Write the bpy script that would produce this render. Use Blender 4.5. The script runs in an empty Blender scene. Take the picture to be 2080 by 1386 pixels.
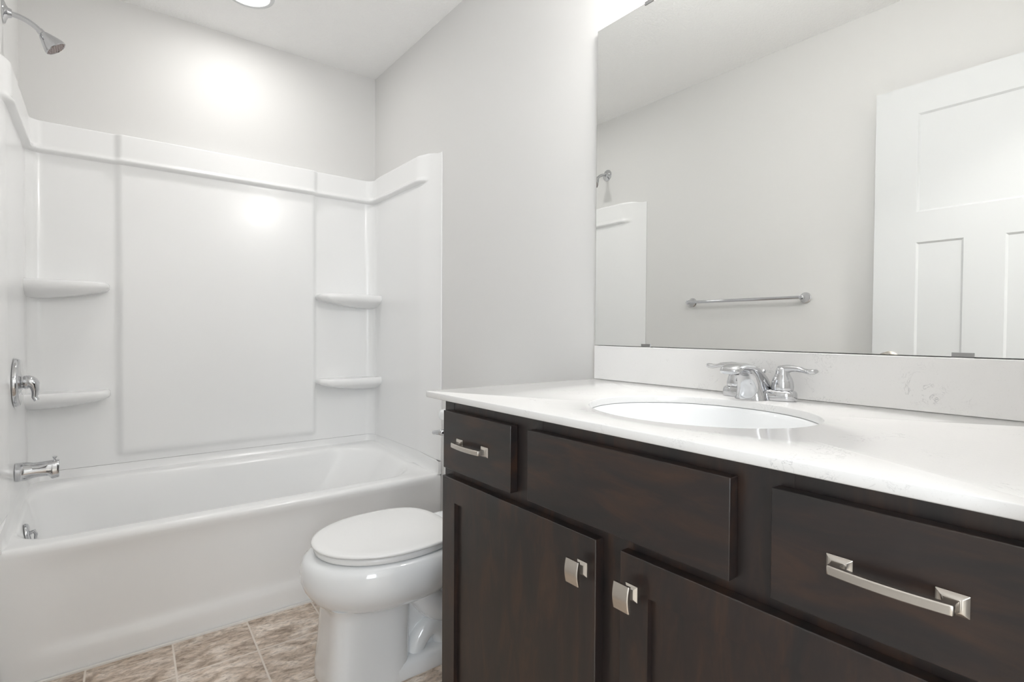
import bpy, bmesh, math, random
from mathutils import Vector, Matrix
random.seed(3)
PI = math.pi
sc = bpy.context.scene
COL = sc.collection

# ---------------------------------------------------------------- camera
CZ = 1.047
yaw, pitch, roll = math.radians(37.760), math.radians(-1.0315), math.radians(0.3557)
F = Vector((math.sin(yaw)*math.cos(pitch), math.cos(yaw)*math.cos(pitch), math.sin(pitch)))
R0 = Vector((math.cos(yaw), -math.sin(yaw), 0)); U0 = R0.cross(F)
Rv = R0*math.cos(roll)+U0*math.sin(roll); Uv = -R0*math.sin(roll)+U0*math.cos(roll)
cam = bpy.data.cameras.new('camera'); cam.sensor_width = 36; cam.lens = 1077.1*36/2080
cam.clip_start = 0.02
co = bpy.data.objects.new('camera', cam); COL.objects.link(co)
m = Matrix.Identity(4)
for i in range(3):
    m[i][0], m[i][1], m[i][2] = Rv[i], Uv[i], -F[i]
m[0][3], m[1][3], m[2][3] = 0, 0, CZ
co.matrix_world = m
sc.camera = co

# ---------------------------------------------------------------- world, exposure
w = bpy.data.worlds.new('world'); sc.world = w; w.use_nodes = True
w.node_tree.nodes['Background'].inputs[0].default_value = (0.85, 0.92, 1.0, 1)
w.node_tree.nodes['Background'].inputs[1].default_value = 0.6
sc.view_settings.view_transform = 'Standard'; sc.view_settings.look = 'None'
sc.view_settings.exposure = 0.12; sc.view_settings.gamma = 1; sc.view_settings.use_curve_mapping = False
sc.cycles.use_denoising = True
sc.cycles.max_bounces = 12; sc.cycles.diffuse_bounces = 6; sc.cycles.glossy_bounces = 6
sc.cycles.sample_clamp_indirect = 6.0

# ---------------------------------------------------------------- room dimensions
XR, XL, YB, YF = 1.212, -0.2485, 2.821, 2.0786
YE = 0.035            # entry wall, inner face
CEIL = 2.441
E_CAN, E_VAN, E_HALL, E_COOL = 2.9, 20.0, 24, 27

def lamp(name, kind, loc, power, color=(1, 1, 1), rot=(0, 0, 0), **kw):
    l = bpy.data.lights.new(name, kind); l.energy = power; l.color = color
    for k, v in kw.items(): setattr(l, k, v)
    o = bpy.data.objects.new(name, l); COL.objects.link(o); o.location = loc; o.rotation_euler = rot
    return o
# two fill lamps added in the unseen hallway, cool and warm, behind the doorway
lamp('hall_cool_fill', 'AREA', (-0.78, -1.47, 1.45), E_COOL, (0.88, 0.94, 1.0), (PI/2, 0, 0),
     shape='RECTANGLE', size=0.92, size_y=1.5)
lamp('hall_warm_fill', 'AREA', (0.85, -0.70, CEIL-0.05), E_HALL, (1.0, 0.975, 0.95), (0, 0, 0),
     shape='DISK', size=0.4)

# ---------------------------------------------------------------- materials
def nd(nt, t, loc=None, **kw):
    n = nt.nodes.new(t)
    for k, v in kw.items(): setattr(n, k, v)
    return n
def mat(name, color, rough=0.5, metal=0.0, spec=0.5, coat=0.0, coat_rough=0.03):
    m = bpy.data.materials.new(name); m.use_nodes = True
    b = m.node_tree.nodes['Principled BSDF']
    b.inputs['Base Color'].default_value = (*color, 1)
    b.inputs['Roughness'].default_value = rough
    b.inputs['Metallic'].default_value = metal
    b.inputs['Specular IOR Level'].default_value = spec
    b.inputs['Coat Weight'].default_value = coat
    b.inputs['Coat Roughness'].default_value = coat_rough
    return m, m.node_tree, b
def bump(nt, b, height_socket, strength, dist):
    bp = nd(nt, 'ShaderNodeBump'); bp.inputs['Strength'].default_value = strength
    bp.inputs['Distance'].default_value = dist
    nt.links.new(height_socket, bp.inputs['Height']); nt.links.new(bp.outputs[0], b.inputs['Normal'])
def coords(nt): return nd(nt, 'ShaderNodeTexCoord').outputs['Object']
def noise(nt, vec, scale, detail=2, rough=0.5, dist=0.0):
    n = nd(nt, 'ShaderNodeTexNoise'); n.inputs['Scale'].default_value = scale
    n.inputs['Detail'].default_value = detail; n.inputs['Roughness'].default_value = rough
    n.inputs['Distortion'].default_value = dist
    nt.links.new(vec, n.inputs['Vector']); return n
def ramp(nt, fac, stops):
    r = nd(nt, 'ShaderNodeValToRGB'); e = r.color_ramp.elements
    while len(e) < len(stops): e.new(0.5)
    for i, (p, c) in enumerate(stops):
        e[i].position = p; e[i].color = (*c, 1) if len(c) == 3 else c
    nt.links.new(fac, r.inputs[0]); return r
def mixc(nt, fac, a, b_, mode='MIX'):
    n = nd(nt, 'ShaderNodeMix'); n.data_type = 'RGBA'; n.blend_type = mode
    for s, v in ((n.inputs[0], fac), (n.inputs[6], a), (n.inputs[7], b_)):
        if isinstance(v, (int, float)): s.default_value = v
        elif isinstance(v, tuple): s.default_value = (*v, 1)
        else: nt.links.new(v, s)
    return n.outputs[2]

# wall paint: warm greige, faint roller stipple
M_WALL, nt, b = mat('wall_paint', (0.725, 0.721, 0.711), 0.55, spec=0.35)
bump(nt, b, noise(nt, coords(nt), 320, 3).outputs[0], 0.12, 0.001)
# ceiling: white knock-down texture
M_CEIL, nt, b = mat('ceiling_paint', (0.94, 0.938, 0.932), 0.85, spec=0.2)
n1 = noise(nt, coords(nt), 75, 4, 0.6, 0.6)
bump(nt, b, ramp(nt, n1.outputs[0], [(0.42, (0, 0, 0)), (0.58, (1, 1, 1))]).outputs[0], 0.5, 0.0020)
M_TRIM, nt, b = mat('white_trim_paint', (0.69, 0.70, 0.705), 0.5)
M_ACRYL, nt, b = mat('glossy_white_acrylic', (0.88, 0.883, 0.883), 0.23, coat=0.13, coat_rough=0.05)
M_PORC, nt, b = mat('white_vitreous_china', (0.85, 0.865, 0.875), 0.08, coat=0.8)
M_SEAT, nt, b = mat('white_seat_plastic', (0.86, 0.86, 0.855), 0.18)
M_CAULK, nt, b = mat('white_caulk', (0.82, 0.80, 0.76), 0.6)
M_CHROME, nt, b = mat('polished_chrome', (0.60, 0.605, 0.62), 0.045, 1.0)
M_NICKEL, nt, b = mat('brushed_nickel', (0.62, 0.58, 0.53), 0.27, 1.0)
M_CLIP, nt, b = mat('grey_clip_steel', (0.33, 0.33, 0.33), 0.45, 1.0)
M_DARKRUB, nt, b = mat('dark_rubber', (0.03, 0.03, 0.03), 0.6)
M_NOZ, nt, b = mat('shower_nozzle_plate', (0.30, 0.25, 0.24), 0.4)
M_MIRROR, nt, b = mat('mirror_silver', (0.93, 0.94, 0.93), 0.0, 1.0)
M_MEDGE, nt, b = mat('mirror_glass_edge', (0.12, 0.13, 0.12), 0.15)
M_BACK, nt, b = mat('mirror_backing', (0.25, 0.25, 0.25), 0.7)
M_CARPET, nt, b = mat('hall_carpet', (0.58, 0.55, 0.50), 0.95)
def emis(name, col, s):
    m, nt, b = mat(name, (0.9, 0.9, 0.9), 0.4)
    b.inputs['Emission Color'].default_value = (*col, 1); b.inputs['Emission Strength'].default_value = s
    return m
M_LED = emis('led_lens', (1.0, 0.97, 0.93), 6.0)
M_SHADE = emis('lit_frosted_glass', (1.0, 0.985, 0.965), E_VAN*3.0)
M_FILL_PANE = emis('fill_glow_pane', (0.86, 0.93, 1.0), 2.0)  # emission added to brighten the unseen hallway

# quartz: off-white with small grey flecks and hair veins
M_QUARTZ, nt, b = mat('white_quartz', (0.8, 0.79, 0.775), 0.12)
c = coords(nt)
big = noise(nt, c, 6, 3, 0.5, 0.3)
v = noise(nt, c, 26, 5, 0.62, 1.6)
vein = ramp(nt, v.outputs[0], [(0.487, (0, 0, 0)), (0.50, (1, 1, 1)), (0.513, (0, 0, 0))])
msk = ramp(nt, noise(nt, c, 13, 2, 0.5).outputs[0], [(0.57, (0, 0, 0)), (0.68, (1, 1, 1))])
mul = nd(nt, 'ShaderNodeMath', operation='MULTIPLY')
nt.links.new(vein.outputs[0], mul.inputs[0]); nt.links.new(msk.outputs[0], mul.inputs[1])
mul2 = nd(nt, 'ShaderNodeMath', operation='MULTIPLY'); mul2.inputs[1].default_value = 0.6
nt.links.new(mul.outputs[0], mul2.inputs[0])
basec = mixc(nt, big.outputs[0], (0.77, 0.765, 0.755), (0.80, 0.795, 0.79))
fine = noise(nt, c, 420, 2, 0.5)
basec = mixc(nt, ramp(nt, fine.outputs[0], [(0.28, (1, 1, 1)), (0.36, (0, 0, 0))]).outputs[0], basec, (0.74, 0.735, 0.725))
nt.links.new(mixc(nt, mul2.outputs[0], basec, (0.33, 0.33, 0.34)), b.inputs['Base Color'])

# espresso stained maple
def wood(name, sx, sy, sz):
    m, nt, b = mat(name, (0.03, 0.022, 0.02), 0.34, spec=0.68)
    mp = nd(nt, 'ShaderNodeMapping'); mp.inputs['Scale'].default_value = (sx, sy, sz)
    nt.links.new(coords(nt), mp.inputs[0])
    blot = noise(nt, mp.outputs[0], 1.7, 4, 0.6, 0.8)
    grain = noise(nt, mp.outputs[0], 14, 5, 0.65, 0.4)
    c1 = ramp(nt, blot.outputs[0], [(0.34, (0.0105, 0.0085, 0.0085)), (0.50, (0.019, 0.0118, 0.0103)), (0.68, (0.042, 0.021, 0.0125))])
    c2 = mixc(nt, 0.35, c1.outputs[0], ramp(nt, grain.outputs[0], [(0.3, (0.4, 0.4, 0.4)), (0.7, (1, 1, 1))]).outputs[0], 'MULTIPLY')
    nt.links.new(c2, b.inputs['Base Color'])
    bump(nt, b, grain.outputs[0], 0.05, 0.0006)
    return m
M_WOODH = wood('espresso_wood_grain_along', 14, 3.2, 14)
M_WOODV = wood('espresso_wood_grain_upright', 14, 14, 3.2)
M_DARK, nt, b = mat('cabinet_dark_board', (0.02, 0.016, 0.015), 0.6)  # one even dark brown for the toe kick

# vinyl sheet printed as stone tile
M_TILE, nt, b = mat('stone_tile_vinyl', (0.3, 0.25, 0.2), 0.38, spec=0.4)
TX, TY = 0.2256, 0.2385
mp = nd(nt, 'ShaderNodeMapping'); mp.inputs['Rotation'].default_value = (0, 0, math.radians(2.0))
nt.links.new(coords(nt), mp.inputs[0])
sep = nd(nt, 'ShaderNodeSeparateXYZ'); nt.links.new(mp.outputs[0], sep.inputs[0])
def mth(op, a, b_=None, c_=None):
    n = nd(nt, 'ShaderNodeMath', operation=op)
    for i, v_ in enumerate((a, b_, c_)):
        if v_ is None: continue
        if isinstance(v_, (int, float)): n.inputs[i].default_value = v_
        else: nt.links.new(v_, n.inputs[i])
    return n.outputs[0]
# after a rotation by +2 deg the grout crossing seen at (0.3993, 1.857) lands at (ox, oy)
ang = math.radians(2.0)
ox = 0.3993*math.cos(ang)-1.857*math.sin(ang); oy = 0.3993*math.sin(ang)+1.857*math.cos(ang)
ux = mth('DIVIDE', mth('SUBTRACT', sep.outputs[0], ox-10*TX), TX)
uy = mth('DIVIDE', mth('SUBTRACT', sep.outputs[1], oy-10*TY), TY)
fx = mth('ABSOLUTE', mth('SUBTRACT', mth('FRACT', mth('ADD', ux, 0.5)), 0.5))
fy = mth('ABSOLUTE', mth('SUBTRACT', mth('FRACT', mth('ADD', uy, 0.5)), 0.5))
dmin = mth('MINIMUM', mth('MULTIPLY', fx, TX), mth('MULTIPLY', fy, TY))
grout = ramp(nt, mth('MULTIPLY', dmin, 100), [(0.22, (1, 1, 1)), (0.32, (0, 0, 0))]).outputs[0]
cid = nd(nt, 'ShaderNodeCombineXYZ')
nt.links.new(mth('FLOOR', ux), cid.inputs[0]); nt.links.new(mth('FLOOR', uy), cid.inputs[1])
wn = nd(nt, 'ShaderNodeTexWhiteNoise'); wn.noise_dimensions = '3D'; nt.links.new(cid.outputs[0], wn.inputs[0])
off = nd(nt, 'ShaderNodeVectorMath', operation='MULTIPLY_ADD')
nt.links.new(wn.outputs['Color'], off.inputs[0]); off.inputs[1].default_value = (7, 7, 7); nt.links.new(mp.outputs[0], off.inputs[2])
sm = nd(nt, 'ShaderNodeMapping'); sm.inputs['Rotation'].default_value = (0, 0, 0.6); sm.inputs['Scale'].default_value = (1, 2.1, 1)
nt.links.new(off.outputs[0], sm.inputs[0])
s1 = noise(nt, sm.outputs[0], 9, 6, 0.62, 0.9)
s2 = noise(nt, sm.outputs[0], 48, 5, 0.65, 0.6)
sc1 = ramp(nt, s1.outputs[0], [(0.30, (0.27, 0.205, 0.155)), (0.46, (0.52, 0.425, 0.345)), (0.60, (0.70, 0.62, 0.545)), (0.75, (0.82, 0.75, 0.68))])
sc2 = ramp(nt, s2.outputs[0], [(0.30, (0.42, 0.38, 0.35)), (0.52, (1, 1, 1)), (0.7, (1.25, 1.22, 1.2))])
stone = mixc(nt, 0.85, sc1.outputs[0], sc2.outputs[0], 'MULTIPLY')
tone = mth('MULTIPLY_ADD', wn.outputs['Value'], 0.22, 0.90)
tc = nd(nt, 'ShaderNodeCombineColor')
for i in range(3): nt.links.new(tone, tc.inputs[i])
stone = mixc(nt, 1.0, stone, tc.outputs[0], 'MULTIPLY')
nt.links.new(mixc(nt, grout, stone, (0.74, 0.67, 0.60)), b.inputs['Base Color'])
bump(nt, b, ramp(nt, mth('MULTIPLY', dmin, 100), [(0.15, (0, 0, 0)), (0.55, (1, 1, 1))]).outputs[0], 0.5, 0.0015)

# ---------------------------------------------------------------- mesh helpers
def new_obj(name, bm, m=None, parent=None, smooth=True, angle=40, mats=None, bevel=None, label=None):
    bmesh.ops.remove_doubles(bm, verts=bm.verts, dist=1e-6)
    bmesh.ops.recalc_face_normals(bm, faces=bm.faces)
    me = bpy.data.meshes.new(name); bm.to_mesh(me); bm.free()
    for mm in (mats or [m]): me.materials.append(mm)
    if smooth:
        for p in me.polygons: p.use_smooth = True
        me.set_sharp_from_angle(angle=math.radians(angle))
    o = bpy.data.objects.new(name, me); COL.objects.link(o)
    if parent: o.parent = parent
    if bevel:
        bv = o.modifiers.new('bevel', 'BEVEL'); bv.width = bevel; bv.segments = 3; bv.limit_method = 'ANGLE'
        bv.angle_limit = math.radians(50); bv.harden_normals = False
    if label: o['label'] = label
    return o
def thing(name, label, cat, loc=(0, 0, 0), group=None):
    o = bpy.data.objects.new(name, None); COL.objects.link(o); o.location = loc; o.empty_display_size = 0.05
    o['label'] = label; o['category'] = cat
    if group: o['group'] = group
    return o
def tag(o, label, cat, group=None):
    o['label'] = label; o['category'] = cat
    if group: o['group'] = group
    return o
def struct(o): o['kind'] = 'structure'; return o
def box(bm, x0, x1, y0, y1, z0, z1, mi=0):
    vs = [bm.verts.new((x, y, z)) for x in (x0, x1) for y in (y0, y1) for z in (z0, z1)]
    q = [(0, 1, 3, 2), (4, 6, 7, 5), (0, 4, 5, 1), (2, 3, 7, 6), (0, 2, 6, 4), (1, 5, 7, 3)]
    for f in q:
        fc = bm.faces.new([vs[i] for i in f]); fc.material_index = mi
    return vs
def boxo(name, dims, m, parent=None, bevel=None, label=None):
    bm = bmesh.new(); box(bm, *dims)
    return new_obj(name, bm, m, parent, bevel=bevel, label=label)
def loft(bm, rings, close=True, cap0=False, cap1=False, mi=0):
    vr = [[bm.verts.new(p) for p in r] for r in rings]
    n = len(rings[0])
    for a, b_ in zip(vr, vr[1:]):
        for i in range(n if close else n-1):
            j = (i+1) % n
            try: bm.faces.new((a[i], a[j], b_[j], b_[i])).material_index = mi
            except ValueError: pass
    if cap0: bm.faces.new(vr[0]).material_index = mi
    if cap1: bm.faces.new(vr[-1]).material_index = mi
    return vr
def lathe(bm, prof, origin, axis='x', n=40, cap0=True, cap1=True, mi=0, sgn=1):
    """prof: list of (distance along axis, radius)"""
    rings = []
    ox_, oy_, oz_ = origin
    for d, r in prof:
        ring = []
        for k in range(n):
            a = 2*PI*k/n; c_, s_ = math.cos(a)*r, math.sin(a)*r
            if axis == 'x': ring.append((ox_+sgn*d, oy_+c_, oz_+s_))
            elif axis == 'y': ring.append((ox_+c_, oy_+sgn*d, oz_+s_))
            else: ring.append((ox_+c_, oy_+s_, oz_+sgn*d))
        rings.append(ring)
    return loft(bm, rings, True, cap0, cap1, mi)
def lathe_dir(bm, prof, origin, direction, n=40, cap0=True, cap1=True):
    d = Vector(direction).normalized(); t = Vector((0, 0, 1)) if abs(d.z) < 0.9 else Vector((1, 0, 0))
    u = d.cross(t).normalized(); v_ = d.cross(u)
    rings = [[tuple(Vector(origin)+d*h+u*(math.cos(2*PI*k/n)*r)+v_*(math.sin(2*PI*k/n)*r)) for k in range(n)] for h, r in prof]
    return loft(bm, rings, True, cap0, cap1)
def tube(bm, pts, rad, n=20, caps=True, flat=None):
    """pts list of Vector; rad float or list; flat = list of (width scale, height scale)"""
    pts = [Vector(p) for p in pts]; rings = []
    up0 = None
    for i, p in enumerate(pts):
        t = (pts[min(i+1, len(pts)-1)]-pts[max(i-1, 0)]).normalized()
        if up0 is None:
            up0 = Vector((0, 0, 1)) if abs(t.z) < 0.9 else Vector((0, 1, 0))
        s = t.cross(up0).normalized(); u = s.cross(t).normalized(); up0 = u
        r = rad[i] if isinstance(rad, (list, tuple)) else rad
        fw, fh = flat[i] if flat else (1, 1)
        rings.append([tuple(p+s*(math.cos(2*PI*k/n)*r*fw)+u*(math.sin(2*PI*k/n)*r*fh)) for k in range(n)])
    loft(bm, rings, True, caps, caps)
def bez(p0, p1, p2, p3, n=12):
    out = []
    for i in range(n+1):
        t = i/n; a = (1-t)**3; b_ = 3*t*(1-t)**2; c_ = 3*t*t*(1-t); d = t**3
        out.append(Vector([a*x+b_*y+c_*z+d*w_ for x, y, z, w_ in zip(p0, p1, p2, p3)]))
    return out
def rrect(x0, x1, y0, y1, r, ns=12, nc=10, radii=None):
    """rounded rectangle, ns points per side, nc per corner; radii = (x1y0, x1y1, x0y1, x0y0)"""
    R = radii or (r, r, r, r); out = []
    cs = [(x1, y0, -PI/2, R[0], -1, 1), (x1, y1, 0, R[1], -1, -1), (x0, y1, PI/2, R[2], 1, -1), (x0, y0, PI, R[3], 1, 1)]
    arcs = []
    for cx, cy, a0, r_, sx, sy in cs:
        ccx, ccy = cx+sx*r_, cy+sy*r_
        arcs.append([(ccx+r_*math.cos(a0+PI/2*k/nc), ccy+r_*math.sin(a0+PI/2*k/nc)) for k in range(nc+1)])
    for i in range(4):
        out += arcs[i]
        a, b_ = arcs[i][-1], arcs[(i+1) % 4][0]
        for k in range(1, ns):
            t = k/ns; out.append((a[0]+(b_[0]-a[0])*t, a[1]+(b_[1]-a[1])*t))
    return out
def sstep(a, b_, x):
    t = max(0.0, min(1.0, (x-a)/(b_-a))); return t*t*(3-2*t)

# ================================================================ THE SETTING
HX0, HX1, HY0 = -1.3, 1.7, -1.55     # hallway extents
WT = 0.12
bm = bmesh.new(); box(bm, XL-0.12, XR+0.12, YE-WT, YB+0.12, -0.05, 0.0)
struct(new_obj('floor', bm, M_TILE, smooth=False))
bm = bmesh.new(); box(bm, HX0, HX1, HY0, YE-WT, -0.05, -0.001)
struct(new_obj('floor_hall', bm, M_CARPET, smooth=False))
bm = bmesh.new(); box(bm, HX0-0.1, HX1+0.1, HY0-0.1, YB+0.12, CEIL, CEIL+0.08)
struct(new_obj('ceiling', bm, M_CEIL, smooth=False))
struct(boxo('wall_right', (XR, XR+0.12, YE-WT, YB+0.12, 0, CEIL), M_WALL))
struct(boxo('wall_left', (XL-0.12, XL, YE-WT, YB+0.12, 0, CEIL), M_WALL))
struct(boxo('wall_back', (XL, XR, YB, YB+0.12, 0, CEIL), M_WALL))
DX0, DX1, DTOP = -0.195, 0.575, 2.05     # doorway
bm = bmesh.new()
box(bm, XL, DX0, YE-WT, YE, 0, CEIL); box(bm, DX1, XR, YE-WT, YE, 0, CEIL); box(bm, DX0, DX1, YE-WT, YE, DTOP, CEIL)
struct(new_obj('wall_front', bm, M_WALL))
bm = bmesh.new()
box(bm, HX0-0.1, HX0, HY0, YE-WT, 0, CEIL); box(bm, HX1, HX1+0.1, HY0, YE-WT, 0, CEIL)
box(bm, HX0, XL-0.12, YE-WT, YE-WT+0.1, 0, CEIL); box(bm, XR+0.12, HX1, YE-WT, YE-WT+0.1, 0, CEIL)
struct(new_obj('wall_hall', bm, M_WALL))
# hall wall with an opening for the unseen window added for light
WX0, WX1, WZ0, WZ1 = -1.27, -0.29, 0.65, 2.25
bm = bmesh.new()
box(bm, HX0-0.1, WX0, HY0-0.1, HY0, 0, CEIL); box(bm, WX1, HX1+0.1, HY0-0.1, HY0, 0, CEIL)
box(bm, WX0, WX1, HY0-0.1, HY0, 0, WZ0); box(bm, WX0, WX1, HY0-0.1, HY0, WZ1, CEIL)
struct(new_obj('wall_hall_outer', bm, M_WALL))
bm = bmesh.new()
for a, b_ in ((WX0, WX0+0.05), (WX1-0.05, WX1), ((WX0+WX1)/2-0.02, (WX0+WX1)/2+0.02)): box(bm, a, b_, HY0-0.06, HY0-0.01, WZ0, WZ1)
for a, b_ in ((WZ0, WZ0+0.05), (WZ1-0.05, WZ1)): box(bm, WX0, WX1, HY0-0.06, HY0-0.01, a, b_)
wf = struct(new_obj('fill_window_1', bm, M_TRIM))  # guessed frame, added out of view to go with the cool fill
boxo('fill_pane', (WX0+0.03, WX1-0.03, HY0-0.045, HY0-0.035, WZ0+0.03, WZ1-0.03), M_FILL_PANE, wf)
# door trim (jambs + head) and baseboards
bm = bmesh.new()
box(bm, DX0-0.0, DX0+0.018, YE-WT, YE, 0, DTOP); box(bm, DX1-0.018, DX1, YE-WT, YE, 0, DTOP)
box(bm, DX0, DX1, YE-WT, YE, DTOP-0.018, DTOP)
struct(new_obj('trim_1', bm, M_TRIM))
struct(boxo('baseboard_right', (XR-0.013, XR, 1.095, YF-0.004, 0, 0.085), M_TRIM, bevel=0.003))
struct(boxo('baseboard_left', (XL, XL+0.013, YE+0.0, YF-0.004, 0, 0.085), M_TRIM, bevel=0.003))
# caulk line where the tub skirt meets the floor
struct(boxo('trim_2', (XL, XR, YF-0.012, YF-0.002, 0, 0.0055), M_CAULK))

# ---- door, swung open along the left wall (seen in the mirror)
DFX = -0.161; DTH = 0.035
dy0, dy1, dz0, dz1 = 0.074, 0.836, 0.012, 2.040
bm = bmesh.new()
ys = [dy0, dy0+0.118, 0.412, 0.543-0.0, 0.543, 0.693, dy1]
panels = [(0.193, 0.693, 1.531, 1.921), (0.193, 0.343, 0.22, 1.410), (0.543-0.117+0.0, 0.0, 0, 0)]
# three recessed panels: one wide on top, two tall below
P_ = [(dy0+0.143, dy1-0.145, 1.531, 1.921), (dy1-0.145-0.150-0.117-0.150-0.0, 0, 0, 0)]
pan = [(dy0+0.145, 0.691, 1.531, 1.921), (0.543, 0.691, 0.23, 1.411), (dy0+0.145, 0.4257, 0.23, 1.411)]
yc = sorted(set([dy0, dy1]+[p[0] for p in pan]+[p[1] for p in pan]))
zc = sorted(set([dz0, dz1]+[p[2] for p in pan]+[p[3] for p in pan]))
def inpan(y, z): return any(p[0] < y < p[1] and p[2] < z < p[3] for p in pan)
for side, x in ((1, DFX), (-1, DFX-DTH)):
    for i in range(len(yc)-1):
        for j in range(len(zc)-1):
            ym, zm = (yc[i]+yc[i+1])/2, (zc[j]+zc[j+1])/2
            if not inpan(ym, zm):
                bm.faces.new([bm.verts.new((x, y, z)) for y, z in ((yc[i], zc[j]), (yc[i+1], zc[j]), (yc[i+1], zc[j+1]), (yc[i], zc[j+1]))])
    for (a, b_, c_, d_) in pan:
        e = 0.007; dp = 0.007*side
        o4 = [(x, a, c_), (x, b_, c_), (x, b_, d_), (x, a, d_)]
        i4 = [(x-dp, a+e, c_+e), (x-dp, b_-e, c_+e), (x-dp, b_-e, d_-e), (x-dp, a+e, d_-e)]
        for k in range(4):
            l = (k+1) % 4
            bm.faces.new([bm.verts.new(q) for q in (o4[k], o4[l], i4[l], i4[k])])
        bm.faces.new([bm.verts.new(q) for q in i4])
x0_, x1_ = DFX-DTH, DFX
for q in (((x0_, dy0, dz0), (x1_, dy0, dz0), (x1_, dy0, dz1), (x0_, dy0, dz1)), ((x0_, dy1, dz0), (x1_, dy1, dz0), (x1_, dy1, dz1), (x0_, dy1, dz1)),
          ((x0_, dy0, dz0), (x1_, dy0, dz0), (x1_, dy1, dz0), (x0_, dy1, dz0)), ((x0_, dy0, dz1), (x1_, dy0, dz1), (x1_, dy1, dz1), (x0_, dy1, dz1))):
    bm.faces.new([bm.verts.new(p) for p in q])
door = struct(new_obj('door_1', bm, M_TRIM, smooth=False))
for s_, x in ((1, DFX), (-1, DFX-DTH)):
    bm = bmesh.new()
    if s_ > 0: pr = [(0, 0.033), (0.004, 0.033), (0.008, 0.027), (0.010, 0.012), (0.03, 0.011), (0.036, 0.018), (0.044, 0.027), (0.055, 0.029), (0.064, 0.024), (0.067, 0.012)]
    else: pr = [(0, 0.033), (0.004, 0.033), (0.008, 0.027), (0.010, 0.012), (0.018, 0.011), (0.022, 0.018), (0.027, 0.025), (0.034, 0.026), (0.040, 0.02)]
    lathe(bm, pr, (x, 0.771, 0.943), 'x', 32, sgn=s_)
    new_obj('door_knob', bm, M_NICKEL, door, label='round brushed nickel door knob')
for z in (0.25, 1.05, 1.82):
    bm = bmesh.new(); lathe(bm, [(0, 0.006), (0.09, 0.006)], (DFX+0.004, dy0-0.007, z-0.045), 'z', 14)
    box(bm, DFX-0.03, DFX+0.002, dy0-0.0035, dy0-0.0005, z-0.045, z+0.045)
    new_obj('hinge', bm, M_NICKEL, door, label='brushed nickel hinge')

# ---- recessed light over the tub
cl = thing('recessed_ceiling_light', 'round white recessed ceiling light glowing above the bathtub', 'ceiling light', (0.493, 2.432, CEIL))
bm = bmesh.new(); lathe(bm, [(0.0, 0.098), (0.004, 0.096), (0.007, 0.088), (0.0055, 0.080), (0.001, 0.077), (0.0, 0.077)], (0, 0, -0.0005), 'z', 48, False, False, sgn=-1)
new_obj('trim_ring', bm, M_TRIM, cl)
bm = bmesh.new(); lathe(bm, [(0.0, 0.079), (0.003, 0.079)], (0, 0, -0.001), 'z', 48, sgn=-1)
new_obj('lens', bm, M_LED, cl)
l = lamp('can_lamp', 'AREA', (0, 0, -0.012), E_CAN, (1.0, 0.985, 0.965), (0, 0, 0), shape='DISK', size=0.14); l.parent = cl

# ---- vanity light bar above the mirror (above the picture's top edge)
vl = thing('vanity_light', 'brushed nickel vanity light with three lit frosted glass globes above the mirror', 'wall light', (XR, 0.5965, 2.16))
bm = bmesh.new(); box(bm, -0.03, -0.0005, -0.30, 0.30, -0.055, 0.055); new_obj('backplate', bm, M_NICKEL, vl, bevel=0.008)
for yy in (-0.22, 0.0, 0.22):
    bm = bmesh.new(); tube(bm, bez((-0.03, yy, 0.0), (-0.09, yy, 0.0), (-0.115, yy, 0.0), (-0.115, yy, -0.035)), 0.008)
    arm = new_obj('arm', bm, M_NICKEL, vl)
    bm = bmesh.new(); lathe(bm, [(0, 0.018), (0.004, 0.024), (0.016, 0.024), (0.018, 0.018)], (-0.115, yy, -0.030), 'z', 28, sgn=-1)
    new_obj('socket', bm, M_NICKEL, arm)
    bm = bmesh.new(); lathe(bm, [(0.0, 0.016)]+[(0.052-0.052*math.cos(PI*k/14), 0.052*math.sin(PI*k/14)) for k in range(2, 14)]+[(0.1039, 0.003)], (-0.115, yy, -0.047), 'z', 32, sgn=-1)
    new_obj('glass_globe', bm, M_SHADE, arm)

# ================================================================ BATHTUB
TX0, TX1 = XL+0.001, XR-0.001
def deckz(y): return 0.405 + max(0.0, min(1.0, (y-2.17)/(2.72-2.17)))*0.036
tub = thing('bathtub', 'white acrylic alcove bathtub with a plain front skirt, along the back wall', 'bathtub', (0, 0, 0))
NS, NC = 40, 12
def skirt_recess(x, z):
    e = sstep(-0.20, -0.10, x)*(1-sstep(1.15, 1.2, x))
    # the lower border climbs towards the drain end
    lo = 0.088 + 0.10*(1-sstep(-0.16, 0.02, x))*0
    return 0.011*e*sstep(lo-0.028, lo+0.02, z)*(1-sstep(0.33, 0.385, z))
bm = bmesh.new(); rings = []
def outer(y0, z, inset=0.0, r=0.004):
    pts = rrect(TX0+inset, TX1-inset, y0, 2.815-inset, max(r, 0.003), NS, NC)
    out = []
    for x, y in pts:
        yy = y
        if y < y0+0.01: yy = y+skirt_recess(x, z)
        out.append((x, yy, z if z < 0.395 else z))
    return out
for z, y0, ins, r in [(0.0, 2.0800, 0, .004), (0.03, 2.0795, 0, .004), (0.06, 2.0790, 0, .004), (0.075, 2.0790, 0, .004), (0.09, 2.0790, 0, .004), (0.10, 2.0790, 0, .004), (0.115, 2.0790, 0, .004),
                      (0.15, 2.0790, 0, .004), (0.22, 2.0790, 0, .004), (0.30, 2.0790, 0, .004), (0.34, 2.0790, 0, .004), (0.365, 2.0790, 0, .004), (0.382, 2.0790, 0, .006), (0.391, 2.0800, 0, .008),
                      (0.398, 2.0830, 0.001, .010), (0.4025, 2.0880, 0.004, .014), (0.4045, 2.0940, 0.008, .018)]:
    rings.append(outer(y0, z, ins, r))
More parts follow.
